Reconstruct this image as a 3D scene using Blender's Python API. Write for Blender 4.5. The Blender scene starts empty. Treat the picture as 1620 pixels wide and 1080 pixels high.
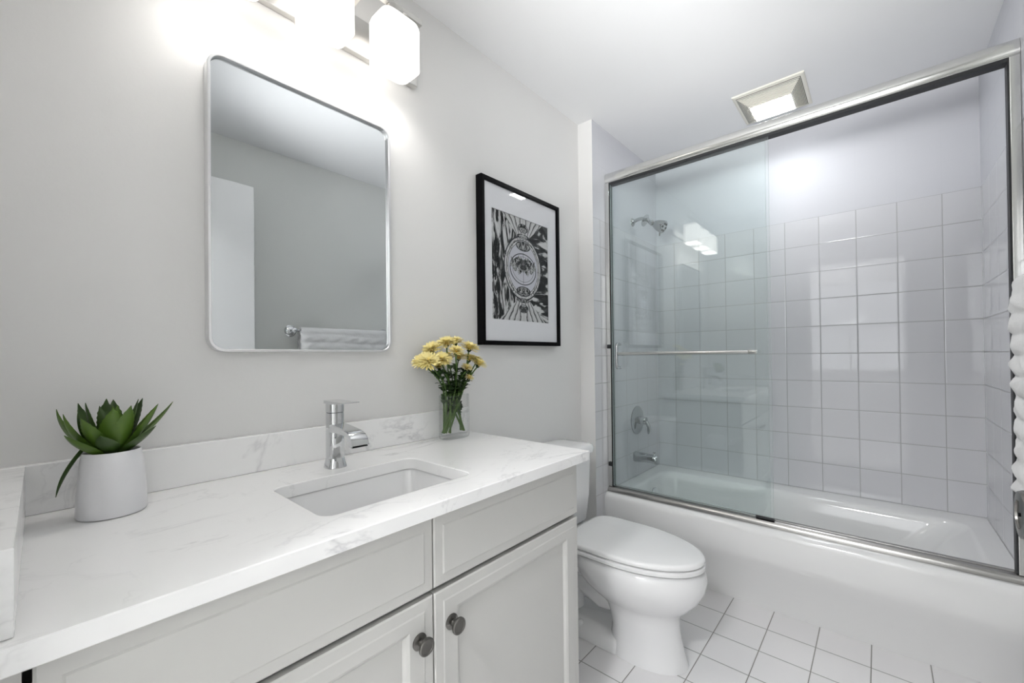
import bpy, bmesh, math, random
from mathutils import Vector, Matrix
random.seed(7)
SC = bpy.context.scene
COL = SC.collection
PI = math.pi
# ------------------------------------------------------------------ camera
cam_d = bpy.data.cameras.new('camera')
cam_d.sensor_fit = 'HORIZONTAL'; cam_d.sensor_width = 36.0
cam_d.lens = 658.2418 * 36.0 / 1620.0
cam_d.shift_y = 18.3882 / 1620.0
cam_d.clip_start = 0.02
cam = bpy.data.objects.new('camera', cam_d); COL.objects.link(cam)
CR = Vector((0.6609049794401933, -0.7503845214438047, -0.011299474709459793))
CU = Vector((0.0021398019691477406, -0.013172263632049465, 0.9999109523944323))
CF = Vector((0.7504665411586918, 0.6608703060725001, 0.007099940348317019))
M = Matrix((( CR.x, CU.x, -CF.x, 0.0), (CR.y, CU.y, -CF.y, -1.23552), (CR.z, CU.z, -CF.z, 1.16298), (0, 0, 0, 1)))
cam.matrix_world = M
SC.camera = cam
# ------------------------------------------------------------------ world, exposure
w = bpy.data.worlds.new('world'); SC.world = w; w.use_nodes = True
w.node_tree.nodes['Background'].inputs[0].default_value = (0.75, 0.82, 0.95, 1)
w.node_tree.nodes['Background'].inputs[1].default_value = 0.3
SC.view_settings.view_transform = 'Standard'
SC.view_settings.look = 'None'
SC.view_settings.gamma = 1.0
SC.view_settings.use_curve_mapping = False
SC.view_settings.exposure = 0.50
SHADE_E, BULB_E, FAN_E, HALL_FILL_E, WIN_FILL_W = 1.7, 48.0, 27.0, 96.0, 11.5
# fill light added behind an invented window at the far end of the hall
wl = bpy.data.lights.new('window_fill', 'AREA'); wl.shape = 'RECTANGLE'; wl.size = 1.2; wl.size_y = 1.25; wl.energy = WIN_FILL_W; wl.color = (0.97, 0.985, 1.0)
wo = bpy.data.objects.new('window_fill', wl); COL.objects.link(wo); wo.location = (-1.78, -0.95, 1.5); wo.rotation_euler = (0, -PI/2, 0)
# fill light added unseen in the doorway, bounced off the ceiling over the toilet
fl_ = bpy.data.lights.new('bounce_fill', 'AREA'); fl_.shape = 'DISK'; fl_.size = 0.35; fl_.energy = 4.0; fl_.spread = math.radians(60); fl_.color = (1.0, 1.0, 1.0)
fo_ = bpy.data.objects.new('bounce_fill', fl_); COL.objects.link(fo_); fo_.location = (-0.1, -1.0, 1.6); fo_.rotation_euler = Vector((0.9, 0.12, 0.42)).to_track_quat('-Z', 'Y').to_euler()
# room numbers (metres): mirror wall y=0, room towards -y, shower towards +x
XD, X1, XB, YC, YA, HC = -0.075, 1.9755, 2.836, -1.5956, -0.088, 2.439
TP, TPW, ZT = 0.1506, 0.158, 1.911
# ------------------------------------------------------------------ helpers
ROOT = {}
def bm_new(): return bmesh.new()
def mesh_obj(name, bm, mat, parent=None, smooth=False, angle=None):
    off = ROOT.get(parent.name, Vector()) if parent else Vector()
    if off.length: bmesh.ops.translate(bm, verts=bm.verts, vec=-off)
    bmesh.ops.recalc_face_normals(bm, faces=bm.faces)
    me = bpy.data.meshes.new(name); bm.to_mesh(me); bm.free()
    for m in (mat if isinstance(mat, (list, tuple)) else [mat]): me.materials.append(m)
    if smooth:
        for p in me.polygons: p.use_smooth = True
        if angle is not None: me.set_sharp_from_angle(angle=math.radians(angle))
    o = bpy.data.objects.new(name, me); COL.objects.link(o)
    if parent: o.parent = parent; ROOT[o.name] = off
    return o
def thing(name, label, cat, loc=(0, 0, 0), group=None):
    o = bpy.data.objects.new(name, None); COL.objects.link(o); o.location = loc
    o.empty_display_size = 0.05
    o['label'] = label; o['category'] = cat
    if group: o['group'] = group
    ROOT[o.name] = Vector(loc)
    return o
def struct(name, bm, mat, **k):
    o = mesh_obj(name, bm, mat, **k); o['kind'] = 'structure'; return o
def box(bm, x0, x1, y0, y1, z0, z1, bev=0.0, seg=2):
    r = bmesh.ops.create_cube(bm, size=1.0)
    vs = r['verts']
    bmesh.ops.scale(bm, verts=vs, vec=(abs(x1-x0), abs(y1-y0), abs(z1-z0)))
    bmesh.ops.translate(bm, verts=vs, vec=((x0+x1)/2, (y0+y1)/2, (z0+z1)/2))
    if bev:
        es = list({e for v in vs for e in v.link_edges})
        bmesh.ops.bevel(bm, geom=es, offset=bev, segments=seg, affect='EDGES', profile=0.6)
    return bm
def frame_axes(d):
    d = d.normalized(); a = Vector((0, 0, 1)) if abs(d.z) < 0.9 else Vector((1, 0, 0))
    u = d.cross(a).normalized(); return u, u.cross(d).normalized()
def loft(bm, rings, cap0=True, cap1=True, closed=True):
    V = [[bm.verts.new(p) for p in r] for r in rings]; n = len(V[0])
    for a, b in zip(V[:-1], V[1:]):
        for i in range(n if closed else n-1):
            j = (i+1) % n
            try: bm.faces.new((a[i], a[j], b[j], b[i]))
            except ValueError: pass
    if cap0: bm.faces.new(V[0][::-1])
    if cap1: bm.faces.new(V[-1])
    return V
def tube(bm, pts, rad, n=14, cap=True):
    pts = [Vector(p) for p in pts]; rings = []; u0 = None
    for i, p in enumerate(pts):
        d = (pts[min(i+1, len(pts)-1)] - pts[max(i-1, 0)]).normalized()
        if u0 is None: u, v = frame_axes(d)
        else:
            u = (u0 - d*u0.dot(d)).normalized(); v = d.cross(u)
        u0 = u; v = d.cross(u)
        r = rad[i] if isinstance(rad, (list, tuple)) else rad
        rings.append([p + u*r*math.cos(2*PI*k/n) + v*r*math.sin(2*PI*k/n) for k in range(n)])
    loft(bm, rings, cap, cap)
def lathe(bm, prof, origin, axis=(0, 0, 1), n=32, cap0=True, cap1=True):
    """prof: list of (radius, height along the axis)"""
    o = Vector(origin); a = Vector(axis).normalized(); u, v = frame_axes(a)
    loft(bm, [[o + a*h + (u*math.cos(2*PI*k/n) + v*math.sin(2*PI*k/n))*max(r, 1e-5) for k in range(n)] for r, h in prof], cap0, cap1)
def rrect(x0, x1, y0, y1, r, n=6):
    pts = []
    for cx, cy, a in ((x1-r, y1-r, 0), (x0+r, y1-r, 90), (x0+r, y0+r, 180), (x1-r, y0+r, 270)):
        for k in range(n+1):
            t = math.radians(a + 90*k/n); pts.append((cx+r*math.cos(t), cy+r*math.sin(t)))
    return pts
def superell(cx, cy, a, b, e=2.5, n=32):
    return [(cx + a*math.copysign(abs(math.cos(t))**(2/e), math.cos(t)), cy + b*math.copysign(abs(math.sin(t))**(2/e), math.sin(t))) for t in [2*PI*k/n for k in range(n)]]
def subsurf(o, lv=2):
    m = o.modifiers.new('smooth', 'SUBSURF'); m.levels = lv; m.render_levels = lv
def bevel(o, wdt=0.002, seg=2, ang=40):
    m = o.modifiers.new('bevel', 'BEVEL'); m.width = wdt; m.segments = seg; m.limit_method = 'ANGLE'; m.angle_limit = math.radians(ang)
    m.harden_normals = False
def bez(p0, p1, p2, n=10):
    p0, p1, p2 = map(Vector, (p0, p1, p2))
    return [p0*(1-t)**2 + p1*2*t*(1-t) + p2*t*t for t in [k/n for k in range(n+1)]]
# ------------------------------------------------------------------ materials
def mat(name, col=(0.8, 0.8, 0.8), rough=0.5, metal=0.0, **k):
    m = bpy.data.materials.new(name); m.use_nodes = True
    b = m.node_tree.nodes['Principled BSDF']
    b.inputs['Base Color'].default_value = (*col, 1); b.inputs['Roughness'].default_value = rough; b.inputs['Metallic'].default_value = metal
    for n, v in k.items(): b.inputs[n.replace('_', ' ')].default_value = v
    return m
class NT:
    def __init__(s, m): s.m = m; s.t = m.node_tree; s.b = s.t.nodes.get('Principled BSDF')
    def n(s, typ, **k):
        nd = s.t.nodes.new(typ)
        for a, v in k.items(): setattr(nd, a, v)
        return nd
    def l(s, a, b): s.t.links.new(a, b)
    def put(s, sock, v):
        if isinstance(v, bpy.types.NodeSocket): s.l(v, sock)
        else: sock.default_value = v
    def math(s, op, a, b=0.0, c=0.0, clamp=False):
        nd = s.n('ShaderNodeMath', operation=op, use_clamp=clamp)
        s.put(nd.inputs[0], a); s.put(nd.inputs[1], b); s.put(nd.inputs[2], c); return nd.outputs[0]
    def pos(s):
        g = s.n('ShaderNodeNewGeometry'); x = s.n('ShaderNodeSeparateXYZ'); s.l(g.outputs['Position'], x.inputs[0]); return g.outputs['Position'], x.outputs
    def objc(s):
        g = s.n('ShaderNodeTexCoord'); x = s.n('ShaderNodeSeparateXYZ'); s.l(g.outputs['Object'], x.inputs[0]); return g.outputs['Object'], x.outputs
    def noise(s, vec, scale, detail=3.0, rough=0.5, dist=0.0):
        nd = s.n('ShaderNodeTexNoise'); s.put(nd.inputs['Vector'], vec); nd.inputs['Scale'].default_value = scale
        nd.inputs['Detail'].default_value = detail; nd.inputs['Roughness'].default_value = rough; nd.inputs['Distortion'].default_value = dist
        return nd.outputs['Fac']
    def ramp(s, f, stops, interp='LINEAR'):
        nd = s.n('ShaderNodeValToRGB'); cr = nd.color_ramp; cr.interpolation = interp
        while len(cr.elements) < len(stops): cr.elements.new(0.5)
        for e, (p, c) in zip(cr.elements, stops):
            e.position = p; e.color = (*c, 1) if isinstance(c, tuple) else (c, c, c, 1)
        s.put(nd.inputs[0], f); return nd.outputs[0]
    def mix(s, f, a, b):
        nd = s.n('ShaderNodeMix', data_type='RGBA'); s.put(nd.inputs[0], f)
        for i, v in ((6, a), (7, b)):
            s.put(nd.inputs[i], (*v, 1) if isinstance(v, tuple) and len(v) == 3 else v)
        return nd.outputs[2]
    def bump(s, h, strength=0.3, dist=0.002):
        nd = s.n('ShaderNodeBump'); nd.inputs['Strength'].default_value = strength; nd.inputs['Distance'].default_value = dist
        s.put(nd.inputs['Height'], h); s.l(nd.outputs[0], s.b.inputs['Normal'])
def plaster(name, col, rough=0.55, bump=0.12):
    m = mat(name, col, rough); t = NT(m); p, _ = t.pos()
    f = t.noise(p, 90, 4, 0.6); g = t.noise(p, 7, 4, 0.6)
    t.bump(t.math('ADD', f, t.math('MULTIPLY', g, 1.5)), bump, 0.002)
    t.l(t.mix(t.noise(p, 3.0, 3), tuple(c*0.985 for c in col), col), t.b.inputs['Base Color'])
    return m
def tile_mat(name, ua, uo, up, va, vo, vp, col, grout, gw, rough=0.08, bump=0.3, ztop=None, paint=None):
    """square tiles on world axes ua/va, joints at uo + k*up and vo + k*vp; painted wall above ztop"""
    m = mat(name, col, rough); t = NT(m); p, x = t.pos()
    def edge(a, o, pp):
        fr = t.math('FRACT', t.math('ADD', t.math('DIVIDE', t.math('SUBTRACT', x[a], o), pp), 50.0))
        return t.math('MULTIPLY', t.math('MINIMUM', fr, t.math('SUBTRACT', 1.0, fr)), pp)
    d = t.math('MINIMUM', edge(ua, uo, up), edge(va, vo, vp))
    mr = t.n('ShaderNodeMapRange'); mr.interpolation_type = 'SMOOTHSTEP'
    t.put(mr.inputs[0], d); mr.inputs[1].default_value = gw*0.45; mr.inputs[2].default_value = gw*0.75
    mask = mr.outputs[0]                                                         # 0 in the joint, 1 on the tile
    h = t.n('ShaderNodeMapRange'); h.interpolation_type = 'SMOOTHSTEP'
    t.put(h.inputs[0], d); h.inputs[1].default_value = gw*0.4; h.inputs[2].default_value = gw*0.4+0.004
    # a hair of difference from tile to tile
    cell = t.n('ShaderNodeTexWhiteNoise', noise_dimensions='2D'); cv = t.n('ShaderNodeCombineXYZ')
    t.l(t.math('FLOOR', t.math('DIVIDE', t.math('SUBTRACT', x[ua], uo), up)), cv.inputs[0]); t.l(t.math('FLOOR', t.math('DIVIDE', t.math('SUBTRACT', x[va], vo), vp)), cv.inputs[1])
    t.l(cv.outputs[0], cell.inputs['Vector'])
    tc = t.mix(cell.outputs['Value'], tuple(c*0.975 for c in col), col)
    c = t.mix(mask, t.mix(t.noise(p, 6.0, 2), tuple(g*0.85 for g in grout), grout), tc)
    wob = t.noise(p, 9.0, 2)
    hh = t.math('ADD', h.outputs[0], t.math('MULTIPLY', wob, 0.12))
    r = t.math('ADD', t.math('MULTIPLY', t.math('SUBTRACT', 1.0, mask), 0.6), rough)
    if ztop is not None:
        above = t.math('GREATER_THAN', x[2], ztop)
        c = t.mix(above, c, paint); r = t.math('ADD', r, t.math('MULTIPLY', above, 0.45))
        hh = t.math('MULTIPLY', hh, t.math('SUBTRACT', 1.0, above))
    t.l(c, t.b.inputs['Base Color']); t.l(r, t.b.inputs['Roughness'])
    t.bump(hh, bump, 0.0012)
    return m
def marble(name):
    m = mat(name, (0.8, 0.8, 0.81), 0.16); t = NT(m); p, x = t.pos()
    mp = t.n('ShaderNodeMapping'); t.l(p, mp.inputs[0]); mp.inputs['Rotation'].default_value = (0.5, 0.3, 0.75); mp.inputs['Scale'].default_value = (1.0, 2.3, 1.0)
    n1 = t.noise(mp.outputs[0], 2.6, 6, 0.62, 0.6)
    v1 = t.ramp(t.math('ABSOLUTE', t.math('SUBTRACT', n1, 0.5)), [(0.0, 1.0), (0.006, 0.55), (0.02, 0.0)])
    gate = t.ramp(t.noise(p, 3.3, 3), [(0.47, 0.0), (0.62, 1.0)])
    n2 = t.noise(p, 5.5, 5, 0.6, 0.8)
    v2 = t.ramp(t.math('ABSOLUTE', t.math('SUBTRACT', n2, 0.47)), [(0.0, 0.5), (0.012, 0.0)])
    gate2 = t.ramp(t.noise(p, 5.1, 2), [(0.5, 0.0), (0.65, 1.0)])
    soft = t.ramp(t.noise(p, 1.8, 4), [(0.35, 0.35), (0.6, 0.0)])
    vein = t.math('ADD', t.math('MULTIPLY', v1, gate), t.math('MULTIPLY', v2, gate2), clamp=True)
    base = t.mix(t.math('MULTIPLY', soft, 0.5), (0.93, 0.928, 0.925), (0.87, 0.87, 0.875))
    t.l(t.mix(t.math('MULTIPLY', vein, 0.45), base, (0.36, 0.36, 0.38)), t.b.inputs['Base Color'])
    return m
def thin_glass(name, tint, edge_dark=0.0, f0=0.045, rough=0.0):
    m = bpy.data.materials.new(name); m.use_nodes = True; t = NT(m); nt = m.node_tree
    nt.nodes.remove(t.b); out = nt.nodes['Material Output']
    lw = t.n('ShaderNodeLayerWeight'); lw.inputs['Blend'].default_value = 0.5
    fr = t.math('ADD', f0, t.math('MULTIPLY', t.math('POWER', lw.outputs['Facing'], 5.0), 1.0 - f0))
    tr = t.n('ShaderNodeBsdfTransparent'); gl = t.n('ShaderNodeBsdfGlossy'); gl.inputs['Roughness'].default_value = rough
    if edge_dark:
        e = t.math('POWER', lw.outputs['Facing'], 4.0)
        t.l(t.mix(t.math('MULTIPLY', e, edge_dark), tint, (0.25, 0.29, 0.28)), tr.inputs[0])
    else: tr.inputs[0].default_value = (*tint, 1)
    gl.inputs[0].default_value = (1, 1, 1, 1)
    mx = t.n('ShaderNodeMixShader'); t.l(fr, mx.inputs[0]); t.l(tr.outputs[0], mx.inputs[1]); t.l(gl.outputs[0], mx.inputs[2])
    t.l(mx.outputs[0], out.inputs[0])
    return m
def emis(name, col, strength, base=(0.9, 0.9, 0.9), rough=0.3):
    m = mat(name, base, rough); b = m.node_tree.nodes['Principled BSDF']
    b.inputs['Emission Color'].default_value = (*col, 1); b.inputs['Emission Strength'].default_value = strength
    return m
M_WALL = plaster('wall_paint', (0.79, 0.785, 0.775))
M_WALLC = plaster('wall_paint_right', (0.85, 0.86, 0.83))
M_CEIL = plaster('ceiling_paint', (0.87, 0.873, 0.88), 0.7, 0.06)
M_TRIM = mat('trim_white', (0.88, 0.88, 0.875), 0.3)
TILE = (0.70, 0.70, 0.725); GROUT = (0.47, 0.47, 0.475); PAINT = (0.66, 0.665, 0.70)
M_TBACK = tile_mat('back_wall_tile', 1, YC+0.124, TPW, 2, ZT, TP, TILE, GROUT, 0.0028, rough=0.035, ztop=ZT, paint=PAINT)
M_TSIDE = tile_mat('end_wall_tile', 0, X1+0.075, TP, 2, ZT, TP, TILE, GROUT, 0.0028, rough=0.035, ztop=ZT, paint=PAINT)
M_FLOOR = tile_mat('floor_tile', 0, 2.0225, 0.1658, 1, -0.7027, 0.1658, (0.88, 0.87, 0.875), (0.30, 0.295, 0.275), 0.0028, rough=0.22, bump=0.6)
M_MARBLE = marble('white_quartz')
M_CAB = mat('cabinet_paint', (0.60, 0.595, 0.575), 0.38)
M_CABIN = mat('cabinet_inside', (0.35, 0.34, 0.32), 0.6)
M_PORC = mat('porcelain', (0.86, 0.86, 0.865), 0.07, Coat_Weight=0.4, Coat_Roughness=0.03)
M_ENAM = mat('tub_enamel', (0.85, 0.85, 0.845), 0.1, Coat_Weight=0.3, Coat_Roughness=0.05)
M_SEAT = mat('seat_plastic', (0.91, 0.91, 0.91), 0.16)
M_CHROME = mat('chrome', (0.80, 0.81, 0.82), 0.06, 1.0)
M_CHROMES = mat('chrome_shower', (0.50, 0.51, 0.52), 0.09, 1.0)
M_SILL = mat('sill_aluminium', (0.46, 0.45, 0.435), 0.27, 1.0)
M_CHROMEF = mat('chrome_faucet', (0.66, 0.67, 0.68), 0.05, 1.0)
M_CHROMED = mat('chrome_worn', (0.72, 0.72, 0.70), 0.16, 1.0)
M_BLACKGAP = mat('black_rubber_and_shade', (0.012, 0.013, 0.015), 0.5)  # rubber parts, and the painted shade in the header's gap
M_NICKEL = mat('brushed_nickel', (0.62, 0.61, 0.59), 0.3, 1.0)
M_DARKNI = mat('dark_nickel', (0.16, 0.155, 0.145), 0.28, 1.0)
M_MIRROR = mat('mirror_silver', (0.66, 0.685, 0.70), 0.0, 1.0)
M_MFRAME = mat('mirror_frame', (0.82, 0.82, 0.83), 0.3, 1.0)
M_BLACK = mat('black_lacquer', (0.004, 0.004, 0.005), 0.35, Specular_IOR_Level=0.06)
M_MAT = mat('mat_board', (0.80, 0.80, 0.82), 0.8)
M_GLASS = thin_glass('shower_glass', (0.966, 0.986, 0.984), f0=0.045)
M_GEDGE = mat('glass_edge', (0.50, 0.60, 0.58), 0.15)
M_PGLASS = thin_glass('picture_glass', (0.985, 0.99, 0.995), f0=0.025)
M_VASE = thin_glass('vase_glass', (0.995, 0.997, 0.996), edge_dark=0.9, f0=0.02)
M_POT = mat('white_ceramic', (0.80, 0.80, 0.82), 0.32)
M_SOIL = mat('potting_soil', (0.035, 0.02, 0.012), 0.9)
M_PAPER = mat('tissue_paper', (0.82, 0.81, 0.80), 0.9)
M_SHADE = emis('lit_shade_glass', (1.0, 0.955, 0.90), SHADE_E, (0.3, 0.295, 0.285))
M_BULB = emis('lit_bulb', (1.0, 0.975, 0.945), BULB_E)
M_LENS = emis('lit_fan_lens', (0.95, 0.975, 1.0), FAN_E)
M_FANP = mat('fan_plastic', (0.80, 0.78, 0.70), 0.4)
M_FANDK = mat('fan_inside', (0.03, 0.03, 0.03), 0.7)
M_HALL_FILL = emis('hall_fill_glow', (0.985, 0.99, 1.0), HALL_FILL_E)  # glow of the added hall fill lamp
# ------------------------------------------------------------------ setting
def quadbox(name, x0, x1, y0, y1, z0, z1, m): return struct(name, box(bm_new(), x0, x1, y0, y1, z0, z1), m)
quadbox('floor', -1.6, XB+0.12, YC-0.12, 0.12, -0.1, 0.0, M_FLOOR)
quadbox('ceiling', -1.6, XB+0.12, YC-0.12, 0.12, HC, HC+0.1, M_CEIL)
quadbox('wall_left', XD-0.12, XB+0.12, 0.0, 0.12, 0.0, HC, M_WALL)
# shower end wall: a furred-out, tiled stretch with a painted return facing the room
bm = bm_new(); box(bm, X1, XB, YA, 0.0, 0.0, HC)
bm.faces.ensure_lookup_table()
for f in bm.faces: f.material_index = 1 if f.calc_center_median().x < X1+1e-4 else 0
struct('wall_shower', bm, [M_TSIDE, M_WALL])
quadbox('wall_back', XB, XB+0.12, YC-0.12, 0.12, 0.0, HC, M_TBACK)
bm = bm_new(); box(bm, -1.6, 2.02, YC-0.12, YC, 0.0, HC); struct('wall_right', bm, M_WALLC)
quadbox('wall_shower_right', 2.02, XB, YC-0.12, YC, 0.0, HC, M_TSIDE)
# wall with the doorway the camera stands in
bm = bm_new(); box(bm, XD-0.12, XD, -0.665, 0.0, 0.0, HC); box(bm, XD-0.12, XD, YC, -1.46, 0.0, HC); box(bm, XD-0.12, XD, -1.46, -0.665, 2.14, HC)
struct('wall_front', bm, M_WALL)
bm = bm_new(); box(bm, -1.6, XD-0.12, 0.0, 0.12, 0, HC); struct('wall_hall_left', bm, M_WALL)
bm = bm_new(); box(bm, -1.7, -1.6, YC-0.12, -1.5, 0, HC); box(bm, -1.7, -1.6, -0.4, 0.12, 0, HC); box(bm, -1.7, -1.6, -1.5, -0.4, 0, 0.9); box(bm, -1.7, -1.6, -1.5, -0.4, 2.1, HC)
struct('wall_hall_end', bm, M_WALL)
bm = bm_new()
for a in (-1.5, -0.965, -0.43): box(bm, -1.67, -1.63, a, a+0.03, 0.9, 2.1)
for a in (0.9, 1.485, 2.07): box(bm, -1.668, -1.632, -1.5, -0.4, a, a+0.03)
struct('added_window_1', bm, M_TRIM)  # invented window frame in front of the added hall fill light
bm = bm_new(); box(bm, 1.13, X1, -0.012, -0.0005, 0.0, 0.09); o = struct('baseboard_left', bm, M_TRIM); bevel(o)
bm = bm_new(); box(bm, 0.1, 2.0, YC+0.0005, YC+0.012, 0.0, 0.09); o = struct('baseboard_right', bm, M_TRIM); bevel(o)
# made-up hall lamp behind the camera, added to brighten the bathroom
t = thing('hall_fill_lamp', 'added round fill lamp on the unseen hall ceiling outside the doorway', 'added fill lamp', (-0.85, -0.88, HC))
mesh_obj('fill_lamp_base', (lambda b: (lathe(b, [(0.17, 0), (0.17, -0.02), (0.16, -0.025)], (-0.85, -0.88, HC-0.0005)), b)[1])(bm_new()), M_NICKEL, t, True, 40)
mesh_obj('fill_diffuser', (lambda b: (lathe(b, [(0.158, -0.025), (0.155, -0.05), (0.12, -0.08), (0.06, -0.095), (0.0, -0.1)], (-0.85, -0.88, HC-0.001)), b)[1])(bm_new()), M_HALL_FILL, t, True, 60)
# open door leaf standing along the right wall
DOOR = (0.035, 0.795, -1.452, -1.415, 0.012, 2.125)
bm = bm_new(); box(bm, *DOOR)
door = struct('door_1', bm, M_TRIM); bevel(door, 0.003)
bm = bm_new(); kx, kz, ky = 0.725, 0.979, -1.415
lathe(bm, [(0.031, 0.0005), (0.031, 0.006), (0.028, 0.009), (0.012, 0.011), (0.011, 0.03), (0.015, 0.036), (0.024, 0.044), (0.0272, 0.052), (0.0272, 0.060), (0.0255, 0.0635), (0.016, 0.0645), (0.0155, 0.0625), (0.0, 0.0625)], (kx, ky, kz), (0, 1, 0), 40)
o = mesh_obj('door_knob', bm, M_DARKNI, door, True, 35); o['label'] = 'round dark nickel door knob with flat face'
bm = bm_new(); lathe(bm, [(0.0022, 0), (0.0022, 0.002), (0, 0.002)], (kx, ky+0.0625, kz), (0, 1, 0), 12)
mesh_obj('keyhole', bm, M_BLACK, door, True, 35)
# ------------------------------------------------------------------ vanity cabinet
def ring_panel(bm, x0, x1, z0, z1, yf, yb, st, rail, rec, bead=0.012, flat=False):
    """door or drawer front facing -y: slab with eased routed border; framed fronts get a recessed centre"""
    def r(dx0, dx1, dz0, dz1, y): return [(x0+dx0, y, z0+dz0), (x1-dx1, y, z0+dz0), (x1-dx1, y, z1-dz1), (x0+dx0, y, z1-dz1)]
    rings = [r(0, 0, 0, 0, yb), r(0, 0, 0, 0, yf+0.004), r(0.003, 0.003, 0.003, 0.003, yf+0.0012), r(bead, bead, bead, bead, yf+0.0005), r(bead+0.003, bead+0.003, bead+0.003, bead+0.003, yf-0.0016 if flat else yf-0.001)]
    if not flat:
        rings += [r(st-0.012, st-0.012, rail-0.012, rail-0.012, yf-0.001), r(st-0.006, st-0.006, rail-0.006, rail-0.006, yf+0.002), r(st, st, rail, rail, yf+rec)]
    loft(bm, rings)
VX0, VX1 = -0.006, 1.095
van = thing('vanity_cabinet', 'off-white bathroom vanity cabinet with two framed doors under the quartz top', 'cabinet', ((VX0+VX1)/2, -0.28, 0))
bm = bm_new(); FY = -0.516
box(bm, VX0, VX0+0.018, FY, -0.002, 0.1, 0.838); box(bm, VX1-0.018, VX1, FY, -0.002, 0.1, 0.838)
box(bm, VX0+0.018, VX1-0.018, FY, -0.002, 0.1, 0.118); box(bm, VX0+0.018, VX1-0.018, -0.012, -0.002, 0.118, 0.838)
for x0, x1 in ((VX0+0.018, VX0+0.045), (0.525, 0.56), (VX1-0.045, VX1-0.018)): box(bm, x0, x1, FY, FY+0.018, 0.118, 0.655); box(bm, x0, x1, FY, FY+0.018, 0.69, 0.838)
box(bm, VX0+0.018, VX1-0.018, FY+0.001, FY+0.019, 0.805, 0.838); box(bm, VX0+0.018, VX1-0.018, FY+0.05, FY+0.068, 0.655, 0.70)
box(bm, XD+0.001, -0.014, FY-0.004, FY+0.018, 0.0, 0.838)                            # filler strip at the wall
mesh_obj('carcass', bm, M_CAB, van)
mesh_obj('toe_kick', box(bm_new(), VX0, VX1, -0.45, -0.43, 0.0, 0.1), M_CAB, van)
for x0, x1 in ((VX0, 0.5405), (0.5435, VX1-0.002)):
    bm = bm_new(); ring_panel(bm, x0, x1, 0.679, 0.829, -0.535, FY-0.0005, 0, 0, 0, 0.022, True)
    mesh_obj('drawer_front', bm, M_CAB, van)
for x0, x1, kx in ((VX0, 0.5405, 0.503), (0.5435, VX1-0.002, 0.587)):
    bm = bm_new(); ring_panel(bm, x0, x1, 0.115, 0.668, -0.535, FY-0.0005, 0.072, 0.06, 0.008, 0.022)
    d = mesh_obj('door', bm, M_CAB, van)
    bm = bm_new()
    lathe(bm, [(0.0165, 0.0), (0.0165, 0.002), (0.0125, 0.0045), (0.0075, 0.007), (0.0065, 0.013), (0.009, 0.017), (0.0155, 0.0195), (0.0175, 0.022), (0.0175, 0.0255), (0.0155, 0.0275), (0.012, 0.0275), (0.0115, 0.0268), (0.0, 0.0268)], (kx, -0.5362, 0.592), (0, -1, 0), 32)
    o = mesh_obj('knob', bm, M_DARKNI, d, True, 35); o['label'] = 'round dark nickel cabinet knob'
# ------------------------------------------------------------------ countertop with splashes and sink hole
CX0, CX1, CY0, ZC, ZB = XD+0.001, 1.1215, -0.562, 0.869, 0.839
SX0, SX1, SY0, SY1 = 0.345, 0.72, -0.466, -0.2
top = thing('countertop', 'white grey-veined quartz countertop with low backsplash on the vanity', 'countertop', ((CX0+CX1)/2, -0.28, ZB))
bm = bm_new()
hole = rrect(SX0, SX1, SY0, SY1, 0.028, 6); n = len(hole)
outer = []
for (x, y) in hole:                      # one outer-rim point per hole point, pushed to the slab's edge
    cx, cy = (SX0+SX1)/2, (SY0+SY1)/2
    dx, dy = x-cx, y-cy
    s = min(((CX1-cx)/dx if dx > 0 else (CX0-cx)/dx) if abs(dx) > 1e-9 else 1e9, ((-0.0005-cy)/dy if dy > 0 else (CY0-cy)/dy) if abs(dy) > 1e-9 else 1e9)
    outer.append([cx+dx*s, cy+dy*s])
for c in ((CX1, -0.0005), (CX0, -0.0005), (CX0, CY0), (CX1, CY0)):
    k = min(range(n), key=lambda i: (outer[i][0]-c[0])**2 + (outer[i][1]-c[1])**2); outer[k] = list(c)
e = 0.0018
def ins(p): return (min(max(p[0], CX0+e), CX1-e), min(max(p[1], CY0+e), -0.0005-e))
rings = [[(x, y, ZB) for x, y in hole], [(x, y, ZC-e) for x, y in hole]]
rings += [[((SX0+SX1)/2+(x-(SX0+SX1)/2)*1.01, (SY0+SY1)/2+(y-(SY0+SY1)/2)*1.014, ZC) for x, y in hole], [(*ins(p), ZC) for p in outer], [(*p, ZC-e) for p in outer], [(*p, ZB+e) for p in outer], [(*ins(p), ZB) for p in outer], [(x, y, ZB) for x, y in hole]]
V = [[bm.verts.new(p) for p in r] for r in rings[:-1]]; V.append(V[0])
for a, b in zip(V[:-1], V[1:]):
    for i in range(n):
        j = (i+1) % n; bm.faces.new((a[i], a[j], b[j], b[i]))
mesh_obj('slab', bm, M_MARBLE, top, True, 30)
o = mesh_obj('backsplash', box(bm_new(), CX0, CX1-0.004, -0.0205, -0.001, ZC+0.0003, ZC+0.0955), M_MARBLE, top); bevel(o, 0.0015)
o = mesh_obj('side_splash', box(bm_new(), CX0, -0.0185, -0.541, -0.021, ZC+0.0003, ZC+0.0955), M_MARBLE, top); bevel(o, 0.0015)
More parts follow.
